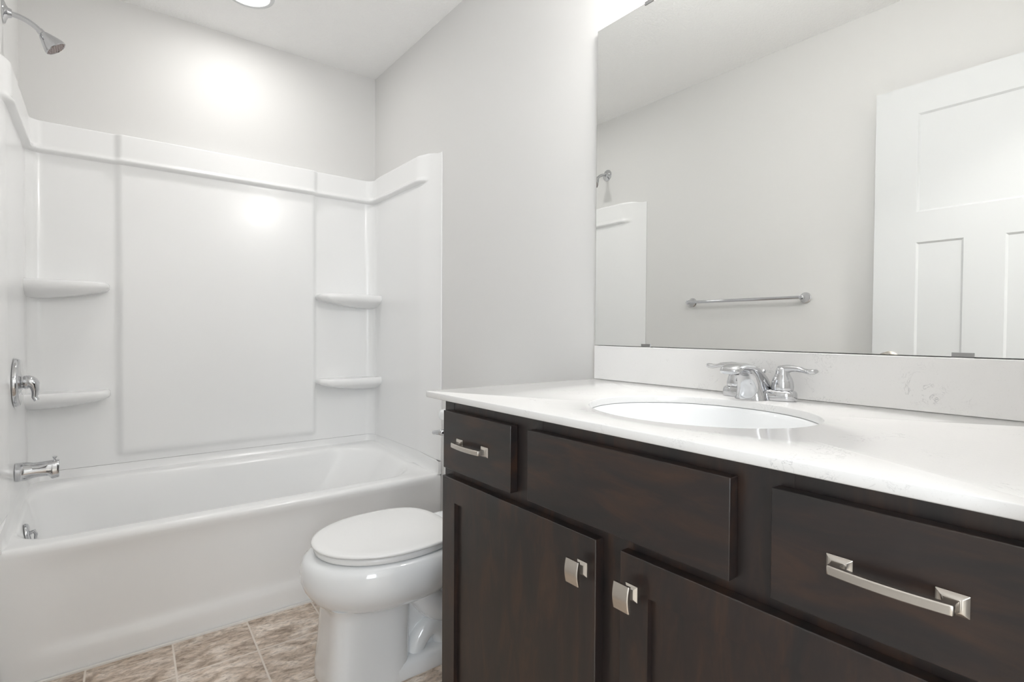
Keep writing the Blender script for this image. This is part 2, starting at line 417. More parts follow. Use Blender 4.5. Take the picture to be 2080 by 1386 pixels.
def rr(x0, x1, y0, y1, radii, dz, flat=None):
    return [(x, y, (deckz(y)+dz) if flat is None else flat) for x, y in rrect(x0, x1, y0, y1, 0, NS, NC, radii)]
rings.append(rr(TX0+0.012, TX1-0.012, 2.102, 2.803, (0.02,)*4, 0))
rings.append(rr(-0.2290, 1.160, 2.135, 2.75, (0.10, 0.10, 0.10, 0.10), 0))
IX0, IX1, IY0, IY1 = -0.219, 1.142, 2.152, 2.722
rad = (0.17, 0.20, 0.15, 0.11)
rings.append(rr(IX0-0.008, IX1+0.008, IY0-0.008, IY1+0.008, rad, -0.0005))
rings.append(rr(IX0, IX1, IY0, IY1, rad, -0.003))
rings.append(rr(IX0+0.006, IX1-0.008, IY0+0.006, IY1-0.006, rad, -0.009))
rings.append(rr(IX0+0.010, IX1-0.016, IY0+0.010, IY1-0.010, rad, -0.020))
B0 = (IX0+0.010, IX1-0.016, IY0+0.010, IY1-0.010); B1 = (-0.135, 0.82, 2.235, 2.64)
for t in (0.12, 0.28, 0.45, 0.62, 0.78, 0.9, 1.0):
    tt = t; q = [a+(b_-a)*tt*(0.82 if t < 1 else 0.86) for a, b_ in zip(B0, B1)]
    zt = 0.385+0.02-0.32*t
    ring = rrect(q[0], q[1], q[2], q[3], 0, NS, NC, (0.17, 0.19, 0.14, 0.11))
    rings.append([(x, y, (deckz(y)-0.02)*(1-t)+0.085*t) for x, y in ring])
rings.append([(x, y, 0.068) for x, y in rrect(B1[0]+0.01, B1[1]-0.01, B1[2]+0.01, B1[3]-0.01, 0, NS, NC, (0.15, 0.15, 0.12, 0.10))])
rings.append([(x, y, 0.062) for x, y in rrect(B1[0]+0.05, B1[1]-0.05, B1[2]+0.05, B1[3]-0.05, 0, NS, NC, (0.11, 0.11, 0.09, 0.08))])
loft(bm, rings, True, False, True)
new_obj('tub_shell', bm, M_ACRYL, tub, angle=60)
# wall flange of the tub: upstand that follows the three walls
def wallpath(d, x0=None, x1=None, n_c=9, r=0.055):
    """polyline along left wall (front->back), back wall, right wall; distance d from the walls. returns (x,y,nx,ny,zone,coord)"""
    pts = []
    ysamp = [YF+0.0004, YF+0.004, 2.09, 2.10, 2.115, 2.13, 2.145, 2.155, 2.165, 2.175, 2.185, 2.195, 2.205, 2.215, 2.225, 2.235, 2.245, 2.255, 2.265, 2.275, 2.29, 2.32, 2.36, 2.40, 2.44, 2.48, 2.52, 2.56, 2.60, 2.64, 2.68, 2.71, 2.73]
    for y in ysamp: pts.append((XL+d, y, 1, 0, 'L', y))
    cx, cy = XL+d+r, YB-d-r; 
    y_last = cy
    for k in range(n_c+1):
        a = PI-(PI/2)*k/n_c
        pts.append((cx+r*math.cos(a), cy+r*math.sin(a), -math.cos(a), -math.sin(a), 'C', 0))
    xs = [-0.14, -0.10, -0.06, -0.02, 0.01, 0.025, 0.030, 0.035, 0.040, 0.045, 0.050, 0.055, 0.060, 0.065, 0.070, 0.075, 0.080, 0.085, 0.095, 0.11, 0.14, 0.2, 0.26, 0.32, 0.38, 0.44, 0.50, 0.56, 0.62, 0.68, 0.74, 0.79, 0.82, 0.835, 0.845, 0.850, 0.855, 0.860, 0.865, 0.870, 0.875, 0.880, 0.885, 0.890, 0.895, 0.90, 0.92, 0.95, 0.98, 1.02, 1.06, 1.10]
    for x in xs: pts.append((x, YB-d, 0, -1, 'B', x))
    cx = XR-d-r
    for k in range(n_c+1):
        a = PI/2-(PI/2)*k/n_c
        pts.append((cx+r*math.cos(a), cy+r*math.sin(a), -math.cos(a), -math.sin(a), 'D', 0))
    for y in reversed(ysamp): pts.append((XR-d, y, -1, 0, 'R', y))
    return pts
base = wallpath(0.016)
bm = bmesh.new(); rings = []
for dz, extra in ((None, 0.012), (0.012, 0.004), (0.03, 0.001), (0.474, 0.0), (0.474, -0.014)):
    ring = []
    for x, y, nx, ny, zn, cc in base:
        z0 = deckz(y)-0.004
        z = z0 if dz is None else (z0+dz if dz < 0.1 else dz)
        dmp = 1.0 if zn not in 'LR' else sstep(2.085, 2.14, cc)
        top = 0.474 if zn not in 'LR' else 0.474-0.016*(1-sstep(2.09, 2.30, cc))
        if dz == 0.474: z = top
        ex = extra if zn in 'CBD' else extra*(0.25+0.75*dmp)
        ring.append((x+nx*ex, y+ny*ex, z))
    (xa, ya, za), (xb, yb, zb) = ring[0], ring[-1]
    rings.append([(XL+0.0015, ya, za)]+ring+[(XR-0.0015, yb, zb)])
loft(bm, rings, False)
new_obj('flange', bm, M_ACRYL, tub, angle=60)
# overflow plate and drain
bm = bmesh.new(); lathe_dir(bm, [(0, 0.036), (0.004, 0.036), (0.008, 0.033), (0.010, 0.026), (0.010, 0.0)], (-0.2005, 2.37, 0.362), (1, 0, 0.16), 36, True, False)
ov = new_obj('overflow_plate', bm, M_CHROME, tub, label='round chrome overflow plate with trip lever')
bm = bmesh.new(); tube(bm, [(-0.191, 2.37, 0.364), (-0.182, 2.37, 0.370), (-0.177, 2.37, 0.358), (-0.179, 2.37, 0.343)], [0.006, 0.006, 0.005, 0.004]); new_obj('trip_lever', bm, M_CHROME, ov)
bm = bmesh.new(); lathe(bm, [(0, 0.032), (0.003, 0.032), (0.004, 0.028), (0.002, 0.020), (0.008, 0.018), (0.010, 0.012)], (-0.02, 2.43, 0.0625), 'z', 32)
new_obj('drain', bm, M_CHROME, tub, label='chrome tub drain')

# ================================================================ SHOWER SURROUND
sur = thing('shower_surround', 'glossy white moulded shower surround with corner shelves, standing on the bathtub rim', 'shower surround', (0, 0, 0))
ZB, ZT = 0.4755, 1.862
def band(z):     # moulded belt under the top edge with a rounded lip
    a = sstep(1.7385, 1.7465, z)
    lip = math.exp(-((z-1.753)/0.0085)**2)*0.0085
    return 0.017*a+lip
def cove(z):     # the sheet hollows slightly under the belt
    return 0.0
def offs(zn, c_, z):
    o = 0.0
    if zn == 'w': return -0.0175
    if zn == 'e': return offs('L', c_, z)-0.0015
    if zn in 'LR':
        inn = sstep(2.175, 2.262, c_)          # belt fades out before the front flange
        rl = 0.035
        o = (0.0045-0.018)*(1-sstep(2.085, 2.28, c_))
        o += band(z)*inn*0.9 + cove(z)*inn
        # flat end panel pressed slightly back inside a border
        pz = sstep(0.535, 0.57, z)
        o -= 0.0*sstep(2.195, 2.235, c_)*(1-sstep(2.62, 2.66, c_))*pz*(1-sstep(1.70, 1.72, z))
    else:
        o = band(z)+cove(z)
        if zn == 'B':
            e = sstep(0.044, 0.074, c_)*(1-sstep(0.858, 0.888, c_))
            o += 0.016*e*sstep(0.498, 0.528, z)
    return o
def topz(zn, c_):
    if zn in 'LRwe': return 1.868-0.020*(1-sstep(2.10, 2.20, c_))*0.9
    return ZT
zs = [ZB, ZB+0.001, 0.485, 0.492, 0.498, 0.502, 0.506, 0.510, 0.514, 0.518, 0.524, 0.535, 0.545, 0.555, 0.57, 0.60, 0.7, 0.8, 0.9, 1.0, 1.1, 1.2, 1.3, 1.4, 1.5, 1.58, 1.63, 1.66, 1.68, 1.70, 1.71, 1.72, 1.726, 1.731, 1.735, 1.739, 1.743, 1.747, 1.751, 1.755, 1.759, 1.763, 1.767, 1.771, 1.776, 1.783, 1.80, 1.83, 1.855]
path = wallpath(0.018)
def drop(zn, cc, z):
    return 0.016*(1-sstep(2.09, 2.30, cc))*(1-sstep(0.477, 0.56, z)) if zn in 'LRwe' else 0.0
def seg(name, lo, hi, zoff=0.0):
    bm = bmesh.new(); rings = []
    P = list(path[lo:hi])
    if lo == 0: x, y, nx, ny, zn, cc = P[0]; P.insert(0, (x, y-0.0002, nx, ny, 'w', cc)); P.insert(1, (x, y-0.0002, nx, ny, 'e', cc))
    if hi == len(path): x, y, nx, ny, zn, cc = P[-1]; P.append((x, y-0.0002, nx, ny, 'e', cc)); P.append((x, y-0.0002, nx, ny, 'w', cc))
    for z in zs:
        rings.append([(x+nx*offs(zn, cc, z), y+ny*offs(zn, cc, z), min(z, topz(zn, cc)-0.004-0.001*(1.855-z if z > 1.8 else 1))-drop(zn, cc, z)) for x, y, nx, ny, zn, cc in P])
    for k, (dz, bk) in enumerate(((-0.003, 0.0), (-0.0008, 0.0012), (0, 0.003), (0, 'w'))):
        ring = []
        for x, y, nx, ny, zn, cc in P:
            o = offs(zn, cc, 1.855)
            o = o-bk if bk != 'w' else -0.0175
            o = max(o, -0.0175)
            ring.append((x+nx*o, y+ny*o, topz(zn, cc)+dz+zoff))
        rings.append(ring)
    first = [(x-nx*0.0175, y-ny*0.0175, ZB-drop(zn, cc, ZB)) for x, y, nx, ny, zn, cc in P]
    rings.insert(0, first)
    loft(bm, rings, False)
    # outer (front) edge of the end panels turns back to the wall
    return new_obj(name, bm, M_ACRYL, sur, angle=50)
iL = [i for i, p in enumerate(path) if p[4] == 'L'][-1]; iR = [i for i, p in enumerate(path) if p[4] == 'R'][0]
seg('end_panel', 0, iL+4, 0.0); seg('back_panel', iL+3, iR-2); seg('end_panel', iR-3, len(path), 0.0)
# corner shelves
def shelf(sx, ztop, xw, xe, depth=0.118):
    """sx=+1: shelf in the left corner growing to +x; xw = corner x of the end panel face, xe = end on the back panel"""
    yb_ = YB-0.014; W_ = abs(xe-xw)
    def outline(k):
        # from the back panel end, round the nose, along the front, to the end panel
        pts = []
        L = W_*k; D = depth*k
        for i in range(9):                       # quarter round nose
            a = i/8*PI/2
            pts.append((L-0.045*k+0.045*k*math.cos(a), D-0.055*k+0.055*k*math.sin(a)))
        for i in range(1, 10):
            t = i/9; pts.append(((L-0.045*k)*(1-t)-0.006*t, D+0.010*k*math.sin(PI*t)))
        pts = [(L, -0.006)]+[(L, (D-0.055*k)*f) for f in (0.33, 0.66)]+pts+[(-0.006, -0.006)]
        return pts
    bm = bmesh.new(); rings = []
    for z, k in ((-0.001, 0.90), (0.0, 0.93), (-0.001, 0.955), (-0.004, 0.98), (-0.010, 0.995), (-0.017, 1.0), (-0.024, 0.995), (-0.031, 0.975), (-0.036, 0.94), (-0.041, 0.88), (-0.047, 0.78), (-0.053, 0.66), (-0.060, 0.50), (-0.066, 0.34), (-0.070, 0.16)):
        rings.append([(xw+sx*u, yb_-v_, ztop+z) for u, v_ in outline(k)])
    loft(bm, rings, True, True, True)
    return new_obj('corner_shelf', bm, M_ACRYL, sur, angle=60)
for zt in (1.236, 0.797):
    shelf(1, zt, XL+0.0165, 0.030); shelf(-1, zt, XR-0.0165, 0.878)

# ================================================================ SHOWER FITTINGS (left end wall)
SY = 2.405
sh = thing('shower_fixture', 'chrome shower head on a bent arm above the surround', 'shower head', (XL, SY, 2.082))
bm = bmesh.new(); lathe(bm, [(0.0005, 0.036), (0.003, 0.036), (0.006, 0.033), (0.009, 0.024), (0.013, 0.016), (0.022, 0.013), (0.022, 0.010)], (0, 0, 0), 'x', 40)
new_obj('flange', bm, M_CHROME, sh)
pts = [Vector((0.006, 0, 0)), Vector((0.02, 0, -0.001))]+bez((0.028, 0, -0.0015), (0.052, 0, -0.004), (0.074, 0, -0.014), (0.091, 0, -0.032), 14)
bm = bmesh.new(); tube(bm, pts, 0.0085, 20); new_obj('arm', bm, M_CHROME, sh)
dirv = Vector((0.66, 0, -0.75)).normalized(); o0 = Vector((0.089, 0, -0.0295))
bm = bmesh.new()
lathe_dir(bm, [(0, 0.0095), (0.004, 0.0105), (0.012, 0.0105), (0.014, 0.013), (0.020, 0.0165), (0.028, 0.0200), (0.040, 0.0262), (0.052, 0.0315), (0.060, 0.0340), (0.065, 0.0340), (0.067, 0.0320), (0.065, 0.0305)], tuple(o0), tuple(dirv), 40)
hd = new_obj('shower_head', bm, M_CHROME, sh)
bm = bmesh.new()
lathe_dir(bm, [(0.0645, 0.0303), (0.0655, 0.0303)], tuple(o0), tuple(dirv), 40)
u = dirv.cross(Vector((0, 0, 1))).normalized(); v_ = dirv.cross(u)
for rr_, nn in ((0.0, 1), (0.0085, 6), (0.017, 12), (0.0255, 18)):
    for k in range(nn):
        a = 2*PI*k/nn
        lathe_dir(bm, [(0.065, 0.0018), (0.0675, 0.0015)], tuple(o0+u*rr_*math.cos(a)+v_*rr_*math.sin(a)), tuple(dirv), 8)
new_obj('nozzle_plate', bm, M_NOZ, hd, label='brown grey rubber nozzle plate')

PX = XL+0.0190      # face of the end panel
va = thing('shower_valve', 'chrome shower valve with round plate and curved lever on the end panel', 'shower valve', (PX, SY, 0.866))
bm = bmesh.new(); lathe(bm, [(0.0008, 0.081), (0.008, 0.081), (0.0125, 0.079), (0.0145, 0.075), (0.0155, 0.060), (0.0165, 0.034), (0.019, 0.024), (0.022, 0.022), (0.022, 0.0)], (0, 0, 0), 'x', 56, True, False)
new_obj('escutcheon', bm, M_CHROME, va, label='round chrome escutcheon plate')
bm = bmesh.new(); lathe(bm, [(0.021, 0.012), (0.0225, 0.020), (0.026, 0.0225), (0.032, 0.0225), (0.036, 0.020)], (0, 0, 0), 'x', 30)
pts = bez((0.026, 0, 0.002), (0.046, -0.003, 0.006), (0.056, -0.005, -0.016), (0.050, -0.007, -0.050), 14)+[Vector((0.056, -0.008, -0.062))]
tube(bm, pts, [0.0215, 0.0220, 0.0220, 0.0218, 0.0212, 0.0205, 0.0195, 0.0180, 0.0165, 0.0150, 0.0135, 0.0122, 0.0112, 0.0105, 0.0100, 0.0095], 24, True, [(1, 0.95)]*8+[(1.05, 0.8)]*8)
new_obj('lever', bm, M_CHROME, va, label='curved chrome lever')

sp = thing('tub_spout', 'chrome tub spout with diverter knob above the bathtub rim', 'tub spout', (XL+0.0188, SY, 0.565))
bm = bmesh.new(); rings = []
for xx, w_, zt_, zb_ in ((0.0008, 0.0270, 0.0270, -0.0270), (0.004, 0.0275, 0.0275, -0.0275), (0.028, 0.0270, 0.0270, -0.0265), (0.036, 0.0258, 0.0255, -0.0240), (0.045, 0.0250, 0.0232, -0.0210), (0.060, 0.0240, 0.0232, -0.0190), (0.078, 0.0232, 0.0240, -0.0185), (0.086, 0.0230, 0.0245, -0.0195), (0.090, 0.0228, 0.0248, -0.0260), (0.094, 0.0228, 0.0250, -0.0290), (0.109, 0.0225, 0.0255, -0.0265), (0.112, 0.0215, 0.0245, -0.0255)):
    w_, zt_, zb_ = w_*1.14, zt_*1.14, zb_*1.14; zc_, h_ = (zt_+zb_)/2, (zt_-zb_)/2; n_ = 36; ring = []
    pw = 2.0+1.6*sstep(0.03, 0.09, xx)
    for k in range(n_):
        a = 2*PI*k/n_; ca, sa = math.cos(a), math.sin(a)
        ring.append((xx, math.copysign(abs(ca)**(2/pw), ca)*w_, zc_+math.copysign(abs(sa)**(2/pw), sa)*h_))
    rings.append(ring)
loft(bm, rings, True, True, True)
new_obj('spout_body', bm, M_CHROME, sp, angle=50)
bm = bmesh.new(); lathe(bm, [(0, 0.0035), (0.006, 0.003), (0.009, 0.006), (0.0115, 0.0075), (0.013, 0.0065)], (0.100, 0, 0.0285), 'z', 20)
new_obj('diverter_knob', bm, M_CHROME, sp)

# ================================================================ TOILET
TYC = 1.540
to = thing('toilet', 'white two-piece toilet with closed lid between bathtub and vanity', 'toilet', (0, 0, 0))
def egg(xf, xb, hw, z, n=64, yo=0.0, back=2.6, front=2.05, split=0.52):
    """egg shaped ring, blunt towards the wall (+x)"""
    xm = xf+(xb-xf)*split; out = []
    for k in range(n):
        a = 2*PI*k/n; ca, sa = math.cos(a), math.sin(a)
        if ca < 0: p, L = front, xm-xf
        else: p, L = back, xb-xm
        out.append((xm+math.copysign(abs(ca)**(2/p), ca)*L, TYC+yo+math.copysign(abs(sa)**(2/(p if ca > 0 else front)), sa)*hw, z))
    return out
# bowl
bm = bmesh.new()
prof = [(0.392, 0.486, 0.173), (0.3915, 0.476, 0.179), (0.388, 0.466, 0.1845), (0.382, 0.455, 0.191), (0.365, 0.448, 0.195), (0.345, 0.4445, 0.196), (0.322, 0.446, 0.193), (0.300, 0.454, 0.186), (0.280, 0.466, 0.175), (0.262, 0.481, 0.160), (0.250, 0.495, 0.145), (0.243, 0.507, 0.130), (0.236, 0.52, 0.110)]
rings = [egg(0.56, 0.90, 0.10, 0.396)]
rings = [egg(xf, 0.985-0.10*(0.398-z)/0.16*(1 if z < 0.34 else 0.2), hw, z) for z, xf, hw in prof]
loft(bm, rings, True, True, True)
bowl = new_obj('bowl', bm, M_PORC, to, angle=60)
# pedestal: front column with flat cheeks, stepped trapway behind it
bm = bmesh.new()
def ped(xf, xb, hw, z, p=4.6, n=72):
    xm = (xf+xb)/2; L = (xb-xf)/2; out = []
    for k in range(n):
        a = 2*PI*k/n; ca, sa = math.cos(a), math.sin(a)
        out.append((xm+math.copysign(abs(ca)**(2/p), ca)*L, TYC+math.copysign(abs(sa)**(2/p), sa)*hw, z))
    return out
rings = [ped(xf, xb, hw, z) for z, xf, xb, hw in ((0.0, 0.504, 0.735, 0.109), (0.006, 0.499, 0.739, 0.112), (0.02, 0.497, 0.741, 0.112), (0.06, 0.500, 0.744, 0.110), (0.12, 0.506, 0.746, 0.106), (0.18, 0.510, 0.748, 0.1035), (0.225, 0.512, 0.750, 0.103), (0.245, 0.510, 0.752, 0.106), (0.262, 0.500, 0.76, 0.115))]
loft(bm, rings, True, True, True)
# rear foot flange
rings = [ped(xf, xb, hw, z, 12) for z, xf, xb, hw in ((0.0, 0.60, 1.03, 0.1070), (0.006, 0.60, 1.033, 0.1095), (0.036, 0.60, 1.033, 0.1090), (0.048, 0.60, 1.030, 0.1045), (0.055, 0.60, 1.02, 0.092))]
loft(bm, rings, True, True, True)
# rear core
rings = [ped(xf, xb, hw, z, 3.0) for z, xf, xb, hw in ((0.03, 0.66, 1.03, 0.060), (0.15, 0.66, 1.03, 0.058), (0.25, 0.64, 1.02, 0.075), (0.31, 0.62, 1.02, 0.12), (0.345, 0.62, 1.02, 0.15))]
loft(bm, rings, True, True, True)
new_obj('pedestal', bm, M_PORC, to, angle=50)
bm = bmesh.new()
for s_ in (-1, 1):
    pts = bez((0.735, TYC+s_*0.055, 0.275), (0.80, TYC+s_*0.060, 0.255), (0.80, TYC+s_*0.060, 0.16), (0.90, TYC+s_*0.055, 0.15), 12)+bez((0.905, TYC+s_*0.055, 0.15), (0.97, TYC+s_*0.05, 0.15), (0.98, TYC+s_*0.05, 0.10), (0.985, TYC+s_*0.05, 0.045), 8)
    tube(bm, pts, 0.045, 24)
    pts = bez((0.765, TYC+s_*0.055, 0.05), (0.79, TYC+s_*0.058, 0.12), (0.85, TYC+s_*0.055, 0.14), (0.87, TYC+s_*0.055, 0.05), 12)
    tube(bm, pts, 0.034, 20)
new_obj('trapway', bm, M_PORC, to)
# rear deck carrying the tank
bm = bmesh.new(); rings = []
for z, ins in ((0.300, 0.05), (0.330, 0.015), (0.352, 0.003), (0.385, 0.0), (0.398, 0.004), (0.402, 0.012)):
    rings.append([(x, y, z) for x, y in rrect(0.86+ins, 1.190-ins*0.3, TYC-0.118+ins, TYC+0.118-ins, 0.03, 6, 6)])
loft(bm, rings, True, True, True)
new_obj('tank_deck', bm, M_PORC, to, angle=50)
# seat and lid
bm = bmesh.new()
rings = [egg(0.500, 0.895, 0.162, 0.3935), egg(0.4875, 0.903, 0.1745, 0.3945), egg(0.4850, 0.905, 0.1772, 0.397), egg(0.4845, 0.905, 0.1778, 0.406), egg(0.4870, 0.904, 0.1755, 0.4105), egg(0.50, 0.895, 0.163, 0.4112)]
loft(bm, rings, True, True, True); new_obj('seat', bm, M_SEAT, to, angle=60)
bm = bmesh.new()
def lid(xf, xb, hw, z): return egg(xf, xb, hw, z, back=3.0, split=0.55)
rings = [lid(0.500, 0.885, 0.168, 0.4118), lid(0.497, 0.886, 0.170, 0.4148), lid(0.481, 0.896, 0.1835, 0.4152), lid(0.4775, 0.898, 0.1865, 0.4175), lid(0.477, 0.898, 0.187, 0.4205), lid(0.479, 0.897, 0.1855, 0.4235), lid(0.486, 0.892, 0.179, 0.4255), lid(0.51, 0.873, 0.160, 0.4268), lid(0.57, 0.82, 0.11, 0.4280), lid(0.65, 0.75, 0.04, 0.4284)]
loft(bm, rings, True, True, True); new_obj('lid', bm, M_SEAT, to, angle=60)
for s_ in (-1, 1):
    bm = bmesh.new(); tube(bm, [(0.910, TYC+s_*0.075-0.020, 0.4055), (0.910, TYC+s_*0.075+0.020, 0.4055)], 0.0065, 20)
    new_obj('hinge', bm, M_SEAT, to)
# tank
bm = bmesh.new(); rings = []
for z, t in ((0.404, 0.0), (0.410, 0.35), (0.43, 0.6), (0.50, 0.8), (0.60, 0.93), (0.716, 1.0)):
    xf = 1.025-0.015*t; hw = 0.180+0.020*t; ins = 0.012 if z < 0.405 else 0
    rings.append([(x, y, z) for x, y in rrect(xf+ins, 1.200-ins, TYC-hw+ins, TYC+hw-ins, 0.035, 8, 8)])
loft(bm, rings, True, True, True); tank = new_obj('tank', bm, M_PORC, to, angle=50)
bm = bmesh.new(); rings = []
for z, ins in ((0.7165, 0.006), (0.718, 0.001), (0.722, 0.0), (0.742, 0.0), (0.748, 0.0025), (0.752, 0.008), (0.754, 0.018), (0.7545, 0.03)):
    rings.append([(x, y, z) for x, y in rrect(0.994+ins, 1.206-ins, TYC-0.215+ins, TYC+0.215-ins, 0.04, 8, 8)])
loft(bm, rings, True, True, True); new_obj('tank_lid', bm, M_PORC, to, angle=60)
bm = bmesh.new()
lathe(bm, [(0, 0.015), (0.006, 0.015), (0.009, 0.012), (0.012, 0.012), (0.014, 0.009)], (1.0095, TYC+0.160, 0.670), 'x', 24, sgn=-1)
tube(bm, bez((0.998, TYC+0.160, 0.672), (0.985, TYC+0.163, 0.673), (0.984, TYC+0.172, 0.672), (0.986, TYC+0.215, 0.664), 10), [0.0095]*4+[0.009, 0.0085, 0.008, 0.0078, 0.0075, 0.007, 0.006], 16, True, [(0.8, 1.15)]*11)
new_obj('flush_lever', bm, M_CHROME, to, label='chrome flush lever')

# ================================================================ VANITY
CY0, CY1 = YE+0.003, 1.128      # countertop
CX0, CX1 = 0.611, XR-0.001
CT = 0.904; CB = 0.8895
FX = 0.628; FF = 0.647; VY1 = 1.0915; VY0 = YE+0.004
van = thing('vanity_cabinet', 'espresso brown shaker vanity cabinet under the white countertop', 'vanity cabinet', (0, 0, 0))
bm = bmesh.new()
box(bm, FF+0.019, XR-0.003, VY1-0.016, VY1, 0.0, CB-0.0005)         # visible end panel
box(bm, FF+0.019, XR-0.003, VY0, VY0+0.016, 0.0, CB-0.0005)
box(bm, FF+0.019, XR-0.003, VY0+0.016, VY1-0.016, 0.095, 0.111)
box(bm, XR-0.010, XR-0.003, VY0+0.016, VY1-0.016, 0.111, CB-0.0005)
new_obj('carcass', bm, M_WOODV, van, smooth=False)
bm = bmesh.new()                                                     # face frame: stiles and rails
st = [(VY0, 0.072), (0.288, 0.376), (0.740, 0.832), (1.052, VY1)]
for i, (a, b_) in enumerate(st):
    if i in (0, 3): box(bm, FF, FF+0.0185, a, b_, 0.10, CB-0.0005)
    else: box(bm, FF, FF+0.0185, a, b_, 0.722, CB-0.0005)
box(bm, FF, FF+0.0185, 0.536-0.01, 0.587+0.01, 0.10, 0.722)
box(bm, FF+0.0005, FF+0.018, 0.072, 1.052, 0.855, CB-0.001); box(bm, FF+0.0005, FF+0.018, 0.072, 1.052, 0.700, 0.742); box(bm, FF+0.0005, FF+0.018, 0.072, 1.052, 0.10, 0.145)
new_obj('face_frame', bm, M_WOODV, van, smooth=False)
boxo('toe_kick', (FF+0.07, FF+0.085, VY0+0.016, VY1-0.016, 0.0, 0.095), M_DARK, van)
DZ0, DZ1 = 0.7305, 0.8635
def slab(name, y0, y1, label):
    return boxo(name, (FX, FF-0.0004, y0, y1, DZ0, DZ1), M_WOODH, van, bevel=0.0014, label=label)
dl = slab('drawer', 0.8141, 1.0688, 'small espresso drawer front nearest the toilet')
dm = slab('false_front', 0.3580, 0.7618, 'wide espresso panel without a handle below the sink')
dr = slab('drawer', 0.0515, 0.3060, 'small espresso drawer front farthest from the toilet')
def shaker(y0, y1, z0, z1, label):
    fw = 0.053
    bm = bmesh.new()
    def fr(x, a, b_, c_, d_): return [(x, a, c_), (x, b_, c_), (x, b_, d_), (x, a, d_)]
    e = 0.0012
    rings = [fr(FF-0.0004, y0, y1, z0, z1), fr(FX+e, y0, y1, z0, z1), fr(FX, y0+e, y1-e, z0+e, z1-e),
             fr(FX, y0+fw, y1-fw, z0+fw, z1-fw), fr(FX+0.0095, y0+fw, y1-fw, z0+fw, z1-fw)]
    loft(bm, rings, True, True, True)
    return new_obj('door', bm, M_WOODV, van, smooth=False, label=label)
d1 = shaker(0.5872, 1.0727, 0.125, 0.7112, 'espresso shaker door nearest the toilet')
d2 = shaker(0.0515, 0.5362, 0.125, 0.7112, 'espresso shaker door farthest from the toilet')
def pull(yc_, parent):
    bm = bmesh.new(); zc_ = 0.7965
    for s_ in (-1, 1):
        y = yc_+s_*0.048
        rg = []
        for x, h, v2 in ((0, 0.0130, 0.0105), (-0.0022, 0.0130, 0.0105), (-0.0030, 0.0122, 0.0097), (-0.0055, 0.0085, 0.0068), (-0.0062, 0.0062, 0.0056), (-0.012, 0.0052, 0.0050), (-0.0170, 0.0052, 0.0048)):
            rg.append([(FX-0.0003+x, y-h, zc_-v2), (FX-0.0003+x, y+h, zc_-v2), (FX-0.0003+x, y+h, zc_+v2), (FX-0.0003+x, y-h, zc_+v2)])
        loft(bm, rg, True, True, True)
    rg = []; tl = [0, 0.004, 0.012, 0.03]+[0.03+0.94*k/18 for k in range(1, 18)]+[0.97, 0.988, 0.996, 1.0]
    for t in tl:
        y = yc_-0.0535+0.107*t; bow = 0.0045*math.sin(PI*t)**0.9 if 0 < t < 1 else 0; q_ = min(t, 1-t); e = 0.0016 if q_ < 0.001 else 0.0006 if q_ < 0.01 else 0.0001 if q_ < 0.02 else 0
        xo = FX-0.0215-bow; tk = 0.0062
        q = [(xo+tk-e*0.3, zc_-0.0052+e), (xo+e*0.6, zc_-0.0052+e), (xo+e*0.6, zc_-0.0040+e), (xo+e*0.6, zc_+0.0040-e), (xo+e*0.6, zc_+0.0052-e), (xo+tk-e*0.3, zc_+0.0052-e)]
        q = [(a-(0.0009 if k in (2, 3) else 0), b_) for k, (a, b_) in enumerate(q)]
        rg.append([(a, y, b_) for a, b_ in q])
    loft(bm, rg, True, True, True)
    return new_obj('pull', bm, M_NICKEL, parent, angle=35, bevel=0.0005, label='brushed nickel bar pull with square feet')
pull(0.947, dl); pull(0.1830, dr)
def knob(yk, zk, parent):
    bm = bmesh.new(); rg = []
    for x, h, v2 in ((0, 0.0112, 0.0118), (-0.0020, 0.0112, 0.0118), (-0.0026, 0.0105, 0.0111), (-0.0060, 0.0062, 0.0070), (-0.0120, 0.0048, 0.0055), (-0.0185, 0.0052, 0.0062), (-0.0215, 0.0070, 0.0095)):
        rg.append([(FX-0.0003+x, yk-h, zk-v2), (FX-0.0003+x, yk+h, zk-v2), (FX-0.0003+x, yk+h, zk+v2), (FX-0.0003+x, yk-h, zk+v2)])
    loft(bm, rg, True, True, True)
    # gently bowed rectangular cap
    ny_, nz_ = 2, 12
    rg = []
    H, V = 0.0148, 0.0198
    for i in range(nz_+1):
        t = i/nz_; z = zk-V+2*V*t; bow = 0.0032*math.sin(PI*t)
        xb_ = FX-0.0222-0.0012*math.sin(PI*t); xf_ = FX-0.0262-bow
        rg.append([(xb_, yk-H, z), (xb_, yk+H, z), (xf_+0.001, yk+H, z), (xf_, yk+H-0.0012, z), (xf_, yk-H+0.0012, z), (xf_+0.001, yk-H, z)])
    loft(bm, rg, True, True, True)
    return new_obj('knob', bm, M_NICKEL, parent, angle=35, label='rectangular brushed nickel knob')
knob(0.6150, 0.6565, d1); knob(0.5120, 0.6565, d2)

# ---- countertop with oval cut-out
SXC, SYC, SA, SB = 0.881, 0.5735, 0.183, 0.2115
bm = bmesh.new(); NN = 128
cr = 0.010
outer_ = rrect(CX0, CX1, CY0, CY1, 0.002, 30, 4, (0.0015, 0.0015, cr, 0.0015))
